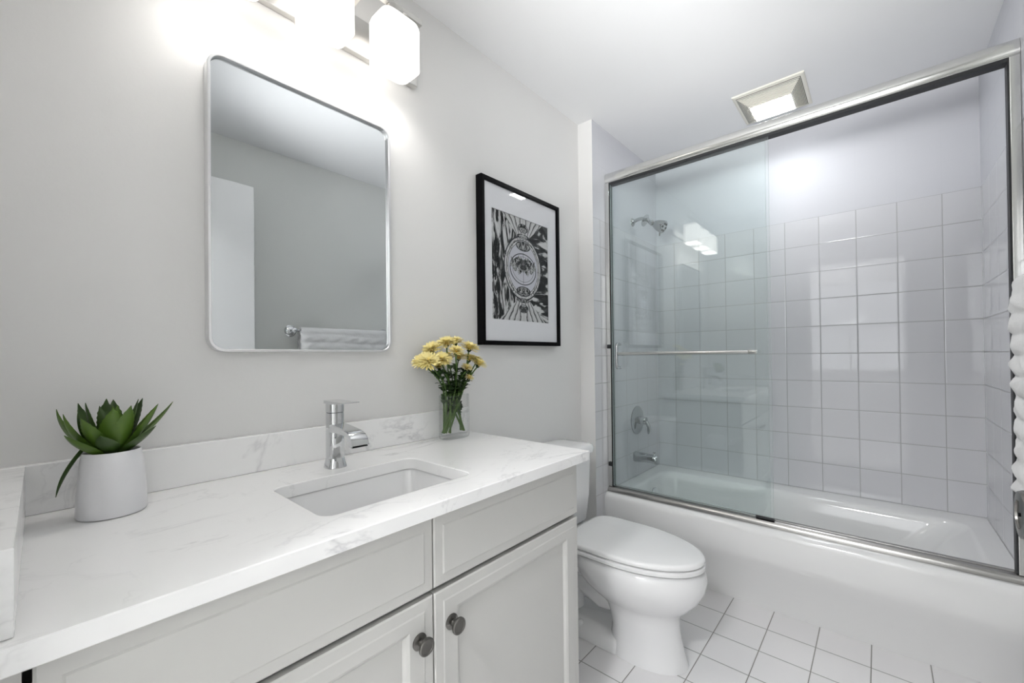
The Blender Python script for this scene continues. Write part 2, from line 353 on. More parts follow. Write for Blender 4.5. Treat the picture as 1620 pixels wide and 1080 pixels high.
# undermount basin
snk = thing('sink', 'white rectangular undermount sink basin set below the quartz countertop', 'sink', ((SX0+SX1)/2, (SY0+SY1)/2, ZB-0.15))
bm = bm_new()
def rr(g, z, r, y=0.0): return [(x, yy, z) for x, yy in rrect(SX0-g, SX1+g, SY0-g, SY1+g, r, 6)]
loft(bm, [rr(0.02, ZB-0.001, 0.04), rr(0.006, ZB-0.001, 0.034), rr(0.003, ZB-0.006, 0.033), rr(-0.004, ZB-0.10, 0.035), rr(-0.015, ZB-0.128, 0.04), rr(-0.045, ZB-0.14, 0.045), rr(-0.11, ZB-0.146, 0.02),
          ], False, True)
loft(bm, [rr(0.02, ZB-0.001, 0.04), rr(0.02, ZB-0.012, 0.04), rr(0.008, ZB-0.02, 0.04), rr(0.006, ZB-0.13, 0.04), rr(-0.03, ZB-0.155, 0.045)], False, True)
bmesh.ops.remove_doubles(bm, verts=bm.verts, dist=1e-5)
mesh_obj('basin', bm, M_PORC, snk, True, 60)
bm = bm_new(); lathe(bm, [(0.021, -0.001), (0.022, 0.0015), (0.016, 0.003), (0.0, 0.0035)], ((SX0+SX1)/2, (SY0+SY1)/2, ZB-0.146)); mesh_obj('drain', bm, M_CHROME, snk, True, 50)
# ------------------------------------------------------------------ faucet
FX, FYY = 0.5285, -0.128
fa = thing('faucet', 'chrome single-lever faucet standing behind the sink', 'faucet', (FX, FYY, ZC))
bm = bm_new()
loft(bm, [[(x, y, ZC+z) for x, y in superell(FX, FYY, a, b, 3.2, 40)] for a, b, z in ((0.0265, 0.0265, 0.0003), (0.0262, 0.0262, 0.004), (0.0235, 0.0235, 0.014), (0.0215, 0.0215, 0.026), (0.0211, 0.0211, 0.0265), (0.0208, 0.0208, 0.05), (0.0208, 0.0208, 0.112), (0.0205, 0.0205, 0.114), (0.0205, 0.0205, 0.147))])
mesh_obj('body', bm, M_CHROMEF, fa, True, 35)
bm = bm_new()   # open-channel spout: a flat ribbon that runs out over the basin and bends down
prof = [(-0.010, 0.120), (-0.045, 0.116), (-0.08, 0.112), (-0.108, 0.108), (-0.122, 0.102), (-0.130, 0.092), (-0.134, 0.080), (-0.136, 0.076)]
low = [(-0.010, 0.098), (-0.045, 0.098), (-0.075, 0.0985), (-0.098, 0.096), (-0.109, 0.0905), (-0.115, 0.083), (-0.119, 0.074), (-0.121, 0.0725)]
rings = []
for i, ((a, za), (b, zb)) in enumerate(zip(prof, low)):
    wd = 0.0200 + 0.0035*i/7
    rings.append([(FX-wd, FYY+b, ZC+zb), (FX+wd, FYY+b, ZC+zb), (FX+wd, FYY+a-0.0005, ZC+za-0.002), (FX+wd-0.0025, FYY+a, ZC+za), (FX-wd+0.0025, FYY+a, ZC+za), (FX-wd, FYY+a-0.0005, ZC+za-0.002)])
loft(bm, rings)
sp = mesh_obj('spout', bm, M_CHROMEF, fa, True, 30)
mesh_obj('outlet', box(bm_new(), FX-0.02, FX+0.02, FYY-0.1345, FYY-0.1215, ZC+0.0712, ZC+0.0742), M_BLACK, sp)
bm = bm_new()
loft(bm, [[(x, y, ZC+z) for x, y in superell(FX, FYY, a, a, 3.2, 40)] for a, z in ((0.0195, 0.1475), (0.0208, 0.149), (0.0210, 0.170), (0.0205, 0.1725))])
r2 = []
for y, z0, z1, wd in ((FYY+0.021, 0.172, 0.1800, 0.0205), (FYY-0.015, 0.171, 0.1795, 0.021), (FYY-0.05, 0.1735, 0.179, 0.0215), (FYY-0.085, 0.1765, 0.1795, 0.0215), (FYY-0.093, 0.1778, 0.1798, 0.021)):
    r2.append([(FX-wd, y, ZC+z0), (FX+wd, y, ZC+z0), (FX+wd, y, ZC+z1), (FX-wd, y, ZC+z1)])
loft(bm, r2)
o = mesh_obj('lever', bm, M_CHROMEF, fa, True, 30)
# ------------------------------------------------------------------ wall mirror
mi = thing('wall_mirror', 'rounded rectangular wall mirror in a thin silver metal frame', 'mirror', (0.5175, 0, 1.18))
MX0, MX1, MZ0, MZ1 = 0.268, 0.7695, 1.181, 1.917
def rz(g, y, r): return [(x, y, z) for x, z in rrect(MX0+g, MX1-g, MZ0+g, MZ1-g, r, 10)]
bm = bm_new()
rings = [rz(0.0, -0.0005, 0.036), rz(0.0, -0.030, 0.036), rz(0.0012, -0.0315, 0.035), rz(0.0058, -0.0315, 0.031), rz(0.0068, -0.030, 0.030), rz(0.0068, -0.0005, 0.030)]
V = [[bm.verts.new(p) for p in r] for r in rings]; V.append(V[0])
for a, b in zip(V[:-1], V[1:]):
    for i in range(len(a)):
        j = (i+1) % len(a); bm.faces.new((a[i], a[j], b[j], b[i]))
mesh_obj('frame', bm, M_MFRAME, mi, True, 30)
bm = bm_new(); loft(bm, [rz(0.0069, -0.016, 0.03), rz(0.0069, -0.0195, 0.03), rz(0.0078, -0.0205, 0.029)])
mesh_obj('mirror_glass', bm, M_MIRROR, mi, True, 10)
# ------------------------------------------------------------------ framed print
pf = thing('picture_frame', 'black framed black-and-white abstract print with wide white mat on the wall', 'framed picture', (1.4635, 0, 1.21))
PX0, PX1, PZ0, PZ1, PY = 1.1885, 1.738, 1.2105, 1.9105, -0.034
def rect(g, y): return [(PX0+g, y, PZ0+g), (PX1-g, y, PZ0+g), (PX1-g, y, PZ1-g), (PX0+g, y, PZ1-g)]
bm = bm_new(); V = [[bm.verts.new(p) for p in r] for r in (rect(0, -0.0005), rect(0, PY+0.0015), rect(0.0015, PY), rect(0.017, PY), rect(0.0185, PY+0.0015), rect(0.0185, -0.0005))]; V.append(V[0])
for a, b in zip(V[:-1], V[1:]):
    for i in range(4): bm.faces.new((a[i], a[(i+1) % 4], b[(i+1) % 4], b[i]))
mesh_obj('frame', bm, M_BLACK, pf)
QX0, QX1, QZ0, QZ1 = 1.2575, 1.6555, 1.3215, 1.7905
bm = bm_new()
o_ = [(PX0+0.0185, PZ0+0.0185), (PX1-0.0185, PZ0+0.0185), (PX1-0.0185, PZ1-0.0185), (PX0+0.0185, PZ1-0.0185)]; i_ = [(QX0, QZ0), (QX1, QZ0), (QX1, QZ1), (QX0, QZ1)]
V = [[bm.verts.new((x, y, z)) for x, z in r] for r, y in ((o_, -0.018), (o_, -0.0225), (i_, -0.0225), (i_, -0.018))]; V.append(V[0])
for a, b in zip(V[:-1], V[1:]):
    for i in range(4): bm.faces.new((a[i], a[(i+1) % 4], b[(i+1) % 4], b[i]))
mesh_obj('mat_board', bm, M_MAT, pf)
def art_material():
    m = mat('abstract_print', (0.5, 0.5, 0.5), 0.6, Specular_IOR_Level=0.1); t = NT(m); p, x = t.pos()
    W, H = QX1-QX0, QZ1-QZ0
    u = t.math('DIVIDE', t.math('SUBTRACT', x[0], (QX0+QX1)/2+0.012), W/2); v = t.math('DIVIDE', t.math('SUBTRACT', x[2], (QZ0+QZ1)/2+0.008), H/2)
    au = t.math('ABSOLUTE', u)
    def vec(a, b):
        c = t.n('ShaderNodeCombineXYZ'); t.put(c.inputs[0], a); t.put(c.inputs[1], b); return c.outputs[0]
    def ell(cu, cv, ru, rv):
        a = t.math('DIVIDE', t.math('SUBTRACT', u, cu), ru); b = t.math('DIVIDE', t.math('SUBTRACT', v, cv), rv)
        return t.math('SQRT', t.math('ADD', t.math('MULTIPLY', a, a), t.math('MULTIPLY', b, b)))
    def band(d, c, wd): return t.math('LESS_THAN', t.math('ABSOLUTE', t.math('SUBTRACT', d, c)), wd)
    def less(d, c): return t.math('LESS_THAN', d, c)
    # blurred dark/light background: upright streaks at one side, level ones at the other
    bl = t.noise(vec(t.math('MULTIPLY', u, 5.0), t.math('MULTIPLY', v, 1.3)), 1.5, 3, 0.6, 1.2)
    br = t.noise(vec(t.math('MULTIPLY', u, 1.1), t.math('MULTIPLY', v, 4.0)), 1.4, 3, 0.6, 1.0)
    side = t.math('GREATER_THAN', u, 0.0)
    bg = t.ramp(t.math('ADD', t.math('MULTIPLY', bl, t.math('SUBTRACT', 1.0, side)), t.math('MULTIPLY', br, side)), [(0.43, 0.006), (0.51, 0.05), (0.56, 0.5), (0.63, 0.66)])
    # symmetric line work of a bright polished bulb with its waist and flare
    def lines(scale, seed, lo=0.06):
        nn = t.noise(vec(t.math('ADD', t.math('MULTIPLY', au, 1.6), seed), v), scale, 3, 0.55, 1.6)
        return t.ramp(t.math('FRACT', t.math('MULTIPLY', nn, 5.0)), [(0.0, 0.03), (lo, 0.05), (lo+0.1, 0.5), (0.6, 0.68), (0.9, 0.55), (1.0, 0.03)])
    body = ell(0.0, 0.0, 0.66, 0.62)
    hgt = t.math('ABSOLUTE', v)
    waist = less(au, t.math('ADD', 0.16, t.math('MULTIPLY', t.math('MAXIMUM', t.math('SUBTRACT', hgt, 0.58), 0.0), 1.45)))
    flare = t.math('MULTIPLY', waist, t.math('GREATER_THAN', hgt, 0.55))
    c = bg
    c = t.mix(flare, c, t.ramp(t.math('FRACT', t.math('ADD', t.math('MULTIPLY', t.math('DIVIDE', au, t.math('ADD', 0.2, t.math('MULTIPLY', t.math('SUBTRACT', hgt, 0.5), 1.3))), 4.6), t.math('MULTIPLY', t.noise(vec(au, v), 6.0, 2), 0.7))), [(0.0, 0.02), (0.13, 0.04), (0.2, 0.5), (0.8, 0.66), (1.0, 0.25)]))
    c = t.mix(less(body, 1.0), c, (0.60, 0.60, 0.65))
    inner = lines(2.4, 3.1, 0.02)
    c = t.mix(t.math('MULTIPLY', less(body, 1.0), t.math('GREATER_THAN', body, 0.80)), c, inner)
    for d, cc, wd in ((body, 0.99, 0.022), (body, 0.88, 0.012), (body, 0.80, 0.008)): c = t.mix(band(d, cc, wd), c, (0.03, 0.03, 0.035))
    ring = ell(0.0, -0.02, 0.46, 0.30)
    c = t.mix(band(ring, 1.0, 0.028), c, (0.03, 0.03, 0.035)); c = t.mix(band(ring, 0.82, 0.012), c, (0.09, 0.09, 0.1))
    clus = t.ramp(t.noise(vec(au, v), 11.0, 4, 0.6, 1.0), [(0.42, 0.015), (0.5, 0.1), (0.56, 0.62), (0.62, 0.03), (0.7, 0.6)])
    rag = t.math('MULTIPLY', t.math('SUBTRACT', t.noise(vec(au, v), 7.0, 3, 0.6, 0.5), 0.5), 2.2)
    core = t.math('ADD', ell(0.0, 0.04, 0.50, 0.15), rag)
    c = t.mix(less(core, 1.0), c, clus)
    for e_ in (ell(0.0, -0.45, 0.24, 0.09), ell(0.0, 0.43, 0.24, 0.09), ell(0.0, -0.79, 0.16, 0.08), ell(0.0, 0.78, 0.17, 0.085), ell(0.0, 0.62, 0.2, 0.045), ell(0.0, -0.63, 0.2, 0.045)):
        c = t.mix(less(e_, 1.0), c, clus); c = t.mix(band(e_, 1.0, 0.06), c, (0.03, 0.03, 0.035))
    c = t.mix(t.math('MULTIPLY', less(au, 0.006), less(hgt, 0.3)), c, (0.03, 0.03, 0.035))
    t.l(c, t.b.inputs['Base Color'])
    return m
mesh_obj('print', box(bm_new(), QX0-0.004, QX1+0.004, -0.0178, -0.0165, QZ0-0.004, QZ1+0.004), art_material(), pf)
bm = bm_new(); bm.faces.new([bm.verts.new(p) for p in rect(0.0178, -0.027)]); mesh_obj('glass_pane', bm, M_PGLASS, pf)
# ------------------------------------------------------------------ vanity light
vl = thing('vanity_light', 'three-shade bath light bar with lit frosted square shades above the mirror', 'wall light', (0.5175, 0, 2.12))
LZ0, LZ1 = 2.062, 2.212
o = mesh_obj('back_plate', box(bm_new(), 0.147, 0.888, -0.022, -0.0005, 2.118, 2.235), M_NICKEL, vl); bevel(o, 0.003)
bm = bm_new(); box(bm, 0.20, 0.835, -0.1235, -0.1065, 2.252, 2.269)
for xx in (0.41, 0.625): box(bm, xx-0.008, xx+0.008, -0.108, -0.02, 2.225, 2.24); box(bm, xx-0.008, xx+0.008, -0.1225, -0.1075, 2.225, 2.254)
o = mesh_obj('bar', bm, M_NICKEL, vl); bevel(o, 0.0015)
for sx in (0.300, 0.5175, 0.735):
    cy = -0.115
    bm = bm_new(); lathe(bm, [(0.021, 0.040), (0.026, 0.036), (0.027, 0.012), (0.030, 0.006), (0.030, 0.0005)], (sx, cy, LZ1+0.002)); mesh_obj('socket_cup', bm, M_NICKEL, vl, True, 40)
    bm = bm_new()
    def ring(s, z): return [(x, y, z) for x, y in superell(sx, cy, 0.066*s, 0.055*s, 5.0, 48)]
    loft(bm, [ring(0.40, LZ1), ring(0.80, LZ1-0.001), ring(0.93, LZ1-0.008), ring(1.0, LZ1-0.022), ring(1.0, LZ0), ring(0.94, LZ0), ring(0.94, LZ1-0.024), ring(0.78, LZ1-0.008), ring(0.40, LZ1-0.006)], True, True)
    sh = mesh_obj('shade', bm, M_SHADE, vl, True, 40)
    bm = bm_new(); lathe(bm, [(0.012, 0.05), (0.013, 0.03), (0.024, 0.0), (0.028, -0.02), (0.024, -0.042), (0.0, -0.052)], (sx, cy, LZ0+0.075), (0, 0, 1), 24); mesh_obj('bulb', bm, M_BULB, sh, True, 60)
# ------------------------------------------------------------------ ceiling fan light
fl = thing('exhaust_fan_light', 'square ivory ceiling exhaust fan with lit lens and slotted grille', 'exhaust fan', (2.445, -0.85, HC))
FX0, FX1, FY0, FY1 = 2.283, 2.603, -1.0, -0.702
LX0, LX1, LY0, LY1, FZ = 2.385, 2.535, -0.935, -0.767, HC-0.036
bm = bm_new()
def fq(x0, x1, y0, y1, z): return [(x0, y0, z), (x1, y0, z), (x1, y1, z), (x0, y1, z)]
loft(bm, [fq(FX0, FX1, FY0, FY1, HC-0.0005), fq(FX0, FX1, FY0, FY1, HC-0.006), fq(FX0+0.006, FX1-0.006, FY0+0.006, FY1-0.006, HC-0.009), fq(FX0+0.012, FX1-0.012, FY0+0.012, FY1-0.012, HC-0.0085)], True, True)
o = mesh_obj('rim', bm, M_FANP, fl)
o2 = mesh_obj('housing', (lambda b: (loft(b, [fq(FX0+0.013, FX1-0.013, FY0+0.013, FY1-0.013, HC-0.009), fq(LX0+0.002, LX1-0.002, LY0+0.002, LY1-0.002, FZ+0.006)]), b)[1])(bm_new()), M_FANDK, fl)
bm = bm_new(); NS = 11
for k in range(NS):                                 # nested louvre rings stepping down to the lens
    a = k/NS
    def q(s, z): return fq(FX0+0.013+(LX0-FX0-0.013)*s, FX1-0.013-(FX1-0.013-LX1)*s, FY0+0.013+(LY0-FY0-0.013)*s, FY1-0.013-(FY1-0.013-LY1)*s, z)
    z0 = HC-0.008+(FZ-HC+0.006)*a; s0 = a; s1 = a+0.48/NS
    V = [[bm.verts.new(p) for p in r] for r in (q(s0, z0+0.004), q(s0, z0-0.001), q(s1, z0-0.0022), q(s1, z0+0.003))]; V.append(V[0])
    for A, B in zip(V[:-1], V[1:]):
        for i in range(4): bm.faces.new((A[i], A[(i+1) % 4], B[(i+1) % 4], B[i]))
mesh_obj('grille', bm, M_FANP, fl)
o = mesh_obj('light_lens', box(bm_new(), LX0, LX1, LY0, LY1, FZ-0.002, FZ+0.008), M_LENS, fl); bevel(o, 0.003)
# ------------------------------------------------------------------ bathtub
tub = thing('bathtub', 'white built-in bathtub with plain apron behind the sliding glass doors', 'bathtub', (2.45, -0.84, 0))
TX0, TX1, TY0, TY1, TZ = 2.066, XB-0.0005, YC+0.0005, YA-0.0005, 0.402
bm = bm_new()
# apron and outer shell profile, swept along y
prof = [(2.183, 0.0), (2.178, 0.03), (2.150, 0.11), (2.105, 0.20), (2.078, 0.245), (2.068, 0.275), (2.066, 0.32), (2.066, 0.372), (2.0685, 0.386), (2.076, 0.397), (2.088, TZ)]
ins_ = []
NY = 24
def basin_ring(g, z, r, sl=0.0): return [(x, y, z) for x, y in rrect(2.150+g, 2.715-g, -1.52+g+sl, -0.165-g, r, 8)]
ys = [TY0+(TY1-TY0)*k/NY for k in range(NY+1)]
loft(bm, [[(x, y, z) for x, z in prof] for y in ys], False, False, closed=False)
# deck between the outer edge and the basin opening
op = basin_ring(0.0, TZ, 0.085); n = len(op)
cx, cy = 2.43, -0.842; out = []
for x, y, z in op:
    dx, dy = x-cx, y-cy
    s = min(((TX1-cx)/dx if dx > 0 else (2.088-cx)/dx) if abs(dx) > 1e-9 else 1e9, ((TY1-cy)/dy if dy > 0 else (TY0-cy)/dy) if abs(dy) > 1e-9 else 1e9)
    out.append([cx+dx*s, cy+dy*s])
for c in ((TX1, TY1), (2.088, TY1), (2.088, TY0), (TX1, TY0)):
    k = min(range(n), key=lambda i: (out[i][0]-c[0])**2 + (out[i][1]-c[1])**2); out[k] = list(c)
mid = [(x+(o_[0]-x)*0.12, y+(o_[1]-y)*0.12) for (x, y, z), o_ in zip(op, out)]
loft(bm, [[(x, y, TZ) for x, y in out], [(x, y, TZ+0.0005) for x, y in mid], basin_ring(0.004, TZ-0.003, 0.085), basin_ring(0.012, TZ-0.012, 0.085), basin_ring(0.022, TZ-0.04, 0.09, 0.03), basin_ring(0.035, TZ-0.13, 0.10, 0.09), basin_ring(0.055, TZ-0.24, 0.11, 0.15), basin_ring(0.08, TZ-0.30, 0.11, 0.18), basin_ring(0.13, TZ-0.325, 0.10, 0.2)], False, True)
tb = mesh_obj('basin', bm, M_ENAM, tub, True, 50)
bm = bm_new(); ax = Vector((0, -1, 0.12)).normalized(); oc = Vector((2.47, -0.2035, 0.318))
lathe(bm, [(0.038, 0), (0.038, 0.004), (0.034, 0.009), (0.014, 0.011), (0.0, 0.011)], oc, ax, 32)
ov = mesh_obj('overflow_plate', bm, M_CHROME, tub, True, 35)
bm = bm_new(); tube(bm, [oc+ax*0.008, oc+ax*0.02+Vector((0.002, 0, -0.006)), oc+ax*0.03+Vector((0.004, 0, -0.03))], [0.007, 0.006, 0.004]); mesh_obj('trip_lever', bm, M_CHROME, ov, True, 60)
bm = bm_new(); lathe(bm, [(0.033, 0.0), (0.031, 0.003), (0.02, 0.003), (0.018, 0.001), (0, 0.001)], (2.46, -0.40, TZ-0.3245)); mesh_obj('drain', bm, M_CHROME, tub, True, 50)
# ------------------------------------------------------------------ sliding shower doors
sd = thing('sliding_shower_door', 'framed bypass shower door with two clear glass panels slid to the faucet end', 'shower door', (2.115, -0.84, 0.4))
HY0, HY1 = YC+0.001, YA-0.001
def sweep_y(name, prof, y0, y1, m, parent, ang=35):
    b = bm_new(); loft(b, [[(x, y0, z) for x, z in prof], [(x, y1, z) for x, z in prof]]); return mesh_obj(name, b, m, parent, True, ang)
hx = 2.128; hz = 2.156
prof = [(2.150, 2.128), (2.150, 2.178), (2.146, 2.187)] + [(hx-0.022*math.sin(a)*1.0, hz+0.031*math.cos(a)) for a in [0.15+2.2*k/9 for k in range(10)]] + [(2.107, 2.126)]
sweep_y('header_rail', prof, HY0, HY1, M_CHROMED, sd)
o = mesh_obj('header_gap_shade', box(bm_new(), 2.1095, 2.148, HY0+0.026, HY1-0.004, 2.1135, 2.1265), M_BLACKGAP, sd)  # black strip standing in for the shadow gap under the header
sweep_y('sill_track', [(2.100, TZ+0.001), (2.100, 0.414), (2.106, 0.424), (2.116, 0.431), (2.119, 0.431), (2.121, 0.422), (2.132, 0.422), (2.134, 0.431), (2.152, 0.431), (2.156, 0.424), (2.156, TZ+0.001)], HY0, HY1, M_SILL, sd)
for y0, y1, s in ((HY0, HY0+0.0245, 1), (HY1-0.0245, HY1, -1)):
    b = bm_new(); box(b, 2.107, 2.150, y0, y1, 0.431, 2.127, 0.002); o = mesh_obj('side_jamb', b, M_CHROMED, sd)
    yy0, yy1 = (y1-0.001, y1+0.004) if s > 0 else (y0-0.004, y0+0.001)
    b = bm_new(); box(b, 2.112, 2.1455, yy0, yy1, 0.432, 2.1135); mesh_obj('jamb_seal', b, M_BLACKGAP, o)
for z in (1.21, 0.556):
    b = bm_new(); box(b, 2.098, 2.1065, HY1-0.03, HY1-0.008, z-0.011, z+0.011, 0.002); mesh_obj('bumper', b, M_BLACKGAP, sd)
def glass_panel(x0, y0, y1, z0, z1):
    b = bm_new(); box(b, x0, x0+0.006, y0, y1, z0, z1)
    for f in b.faces: f.material_index = 0 if abs(f.normal.x) > 0.5 else 1
    b.normal_update()
    for f in b.faces: f.material_index = 0 if abs(f.normal.x) > 0.5 else 1
    return mesh_obj('glass_panel', b, [M_GLASS, M_GEDGE], sd)
g1 = glass_panel(2.112, -0.884, -0.120, 0.438, 2.1200)
g2 = glass_panel(2.136, -0.868, -0.118, 0.438, 2.1200)
b = bm_new(); box(b, 2.107, 2.122, -0.886, -0.815, 0.4325, 0.4405, 0.001); mesh_obj('bottom_guide', b, M_BLACKGAP, sd)
bz, bx = 1.170, 2.066
b = bm_new(); tube(b, [(bx, -0.835, bz), (bx, -0.181, bz)], 0.0085, 20)
lathe(b, [(0.010, 0), (0.010, 0.03), (0.0085, 0.033)], (bx, -0.838, bz), (0, 1, 0), 20)
for yy in (-0.80, -0.186): lathe(b, [(0.011, 0.0002), (0.011, 0.006), (0.007, 0.009), (0.007, 0.046)], (2.1118, yy, bz), (-1, 0, 0), 20)
mesh_obj('towel_bar', b, M_CHROMED, g1, True, 40)
b = bm_new(); hy = -0.168
pts = [(2.112, hy, 1.222)] + [(2.085-0.013*math.sin(a), hy, 1.209+0.013*math.cos(a)) for a in [PI/2*k/5 for k in range(6)]]
pts += [(2.085-0.013*math.cos(a), hy, 1.105-0.013*math.sin(a)) for a in [PI/2*k/5 for k in range(6)]] + [(2.112, hy, 1.092)]
tube(b, pts, 0.0075, 16); mesh_obj('pull_handle', b, M_CHROMES, g1, True, 60)
# ------------------------------------------------------------------ shower fittings on the end wall
YW = YA
sh = thing('shower_fixture', 'chrome shower head on a curved arm high on the tiled end wall', 'shower', (2.46, YW, 1.995))
b = bm_new(); lathe(b, [(0.026, 0.0005), (0.025, 0.004), (0.015, 0.012), (0.010, 0.014)], (2.46, YW, 1.992), (0, -1, 0), 32); mesh_obj('wall_flange', b, M_CHROMES, sh, True, 40)
b = bm_new(); arm = bez((2.46, YW-0.004, 1.992), (2.46, YW-0.075, 2.022), (2.46, YW-0.115, 1.968), 14); tube(b, arm, 0.0105, 16); mesh_obj('arm', b, M_CHROMES, sh, True, 60)
d = Vector((0, -0.86, -0.5)).normalized(); p0 = Vector(arm[-1])
b = bm_new(); lathe(b, [(0.010, -0.042), (0.036, -0.038), (0.037, -0.034), (0.012, -0.028)], p0, d, 32); mesh_obj('loose_flange', b, M_CHROMES, sh, True, 40)
b = bm_new(); lathe(b, [(0.012, -0.004), (0.014, 0.0), (0.014, 0.01), (0.018, 0.012), (0.018, 0.022), (0.015, 0.024), (0.022, 0.034), (0.032, 0.058), (0.038, 0.088), (0.038, 0.094), (0.034, 0.098), (0.0, 0.098)], p0, d, 36); hd = mesh_obj('head', b, M_CHROMES, sh, True, 35)
u_, v_ = frame_axes(d); b = bm_new()
for k in range(6):
    a = 2*PI*k/6; lathe(b, [(0.0072, 0.0982), (0.0072, 0.0995), (0, 0.0995)], p0+u_*0.0215*math.cos(a)+v_*0.0215*math.sin(a), d, 12)
mesh_obj('nozzles', b, M_BLACKGAP, hd, True, 40)
b = bm_new(); q = p0+d*0.075+Vector((0, 0.006, -0.032)); tube(b, [q, q+Vector((0, 0.003, -0.024))], [0.004, 0.003]); mesh_obj('spray_lever', b, M_DARKNI, hd, True, 60)
sv = thing('shower_valve', 'round chrome shower valve plate with lever above the tub spout', 'shower valve', (2.487, YW, 0.752))
vc = (2.487, YW, 0.752)
b = bm_new(); lathe(b, [(0.088, 0.0005), (0.087, 0.006), (0.07, 0.012), (0.03, 0.016), (0.024, 0.018)], vc, (0, -1, 0), 44); mesh_obj('trim_plate', b, M_CHROMES, sv, True, 35)
b = bm_new(); lathe(b, [(0.024, 0.016), (0.025, 0.05), (0.022, 0.062), (0.0, 0.068)], vc, (0, -1, 0), 32); mesh_obj('hub', b, M_CHROMES, sv, True, 35)
b = bm_new(); tube(b, [(2.487, YW-0.045, 0.754), (2.490, YW-0.066, 0.74), (2.494, YW-0.076, 0.712), (2.497, YW-0.074, 0.684), (2.498, YW-0.070, 0.672)], [0.013, 0.012, 0.011, 0.0115, 0.007], 16); mesh_obj('lever', b, M_CHROMES, sv, True, 60)
ts = thing('tub_spout', 'chrome tub spout with diverter knob low on the tiled end wall', 'tub spout', (2.455, YW, 0.53))
b = bm_new()
rings = []
for yy, zc, ry, rzz in ((0.0005, 0.530, 0.031, 0.031), (0.006, 0.530, 0.032, 0.032), (0.03, 0.530, 0.031, 0.030), (0.08, 0.531, 0.028, 0.026), (0.115, 0.529, 0.0265, 0.026), (0.135, 0.525, 0.026, 0.029), (0.142, 0.524, 0.022, 0.027)):
    rings.append([(2.455+x, YW-yy, zc+z) for x, z in superell(0, 0, ry, rzz, 2.6, 28)])
loft(b, rings); so = mesh_obj('spout', b, M_CHROMES, ts, True, 45)
b = bm_new(); lathe(b, [(0.0035, 0), (0.0035, 0.012), (0.008, 0.014), (0.008, 0.019), (0.0, 0.021)], (2.455, YW-0.122, 0.553), (0, 0, 1), 16); mesh_obj('diverter_knob', b, M_CHROMES, ts, True, 40)
# ------------------------------------------------------------------ toilet
TC = 1.575
to = thing('toilet', 'white elongated two-piece toilet with closed lid between vanity and tub', 'toilet', (TC, -0.4, 0))
def egg(yb, yf, hw, z, wb=0.85, n=48, ym=0.42, e=3.2):
    """elongated outline: squarish at the tank side, elliptical towards the room"""
    ycen = yb+(yf-yb)*ym; pts = []
    for k in range(n):
        a = 2*PI*k/n; c, s = math.cos(a), math.sin(a)
        if s >= 0: x = hw*c; y = ycen-(ycen-yf)*s
        else:
            ex = 2/e; x = hw*math.copysign(abs(c)**ex, c)*(1-(1-wb)*abs(s)**1.5); y = ycen+(yb-ycen)*abs(s)**ex
        pts.append((TC+x, y, z))
    return pts
b = bm_new()
loft(b, [egg(-0.40, -0.695, 0.106, 0.0005, 0.9), egg(-0.40, -0.692, 0.105, 0.012, 0.9), egg(-0.405, -0.680, 0.099, 0.05, 0.9), egg(-0.41, -0.668, 0.095, 0.10, 0.9), egg(-0.40, -0.664, 0.097, 0.15, 0.9), egg(-0.385, -0.668, 0.104, 0.185, 0.9), egg(-0.36, -0.690, 0.120, 0.208, 0.9), egg(-0.33, -0.712, 0.139, 0.230, 0.9), egg(-0.29, -0.738, 0.160, 0.262, 0.88), egg(-0.26, -0.757, 0.176, 0.30, 0.86), egg(-0.235, -0.763, 0.182, 0.335, 0.85), egg(-0.225, -0.757, 0.179, 0.360, 0.85), egg(-0.225, -0.745, 0.172, 0.372, 0.85), egg(-0.26, -0.70, 0.13, 0.374, 0.85)])
# rear: tank deck, trapway and foot
loft(b, [[(TC+x, y, z) for x, y in rrect(-w_, w_, y0, y1, 0.03)] for w_, y0, y1, z in ((0.12, -0.33, -0.05, 0.27), (0.155, -0.34, -0.035, 0.31), (0.165, -0.33, -0.03, 0.345), (0.16, -0.32, -0.03, 0.368))])
loft(b, [[(TC+x, y, z) for x, y in rrect(-w_, w_, y0, y1, 0.02)] for w_, y0, y1, z in ((0.105, -0.46, -0.13, 0.0005), (0.104, -0.46, -0.13, 0.035), (0.095, -0.46, -0.14, 0.05), (0.06, -0.46, -0.15, 0.062))])
tp_ = [Vector((TC, -0.44, 0.19)), Vector((TC, -0.36, 0.175)), Vector((TC, -0.29, 0.20)), Vector((TC, -0.235, 0.235)), Vector((TC, -0.185, 0.20)), Vector((TC, -0.175, 0.12)), Vector((TC, -0.18, 0.03))]
tube(b, tp_, [0.075, 0.072, 0.07, 0.068, 0.066, 0.066, 0.07], 20)
bo = mesh_obj('bowl', b, M_PORC, to, True, 60)
for sx in (-0.088, 0.088):
    b = bm_new(); lathe(b, [(0.013, 0.0), (0.012, 0.014), (0.006, 0.02), (0, 0.021)], (TC+sx, -0.29, 0.045), (0, 0, 1), 16); mesh_obj('bolt_cap', b, M_PORC, to, True, 60)
b = bm_new()
loft(b, [egg(-0.26, -0.735, 0.160, 0.3775, 0.90, e=7), egg(-0.245, -0.753, 0.177, 0.379, 0.90, e=7), egg(-0.243, -0.757, 0.180, 0.382, 0.90, e=7), egg(-0.243, -0.757, 0.180, 0.393, 0.90, e=7), egg(-0.246, -0.753, 0.177, 0.3955, 0.90, e=7), egg(-0.26, -0.735, 0.160, 0.3965, 0.90, e=7)]); mesh_obj('seat', b, M_SEAT, to, True, 40)
b = bm_new()
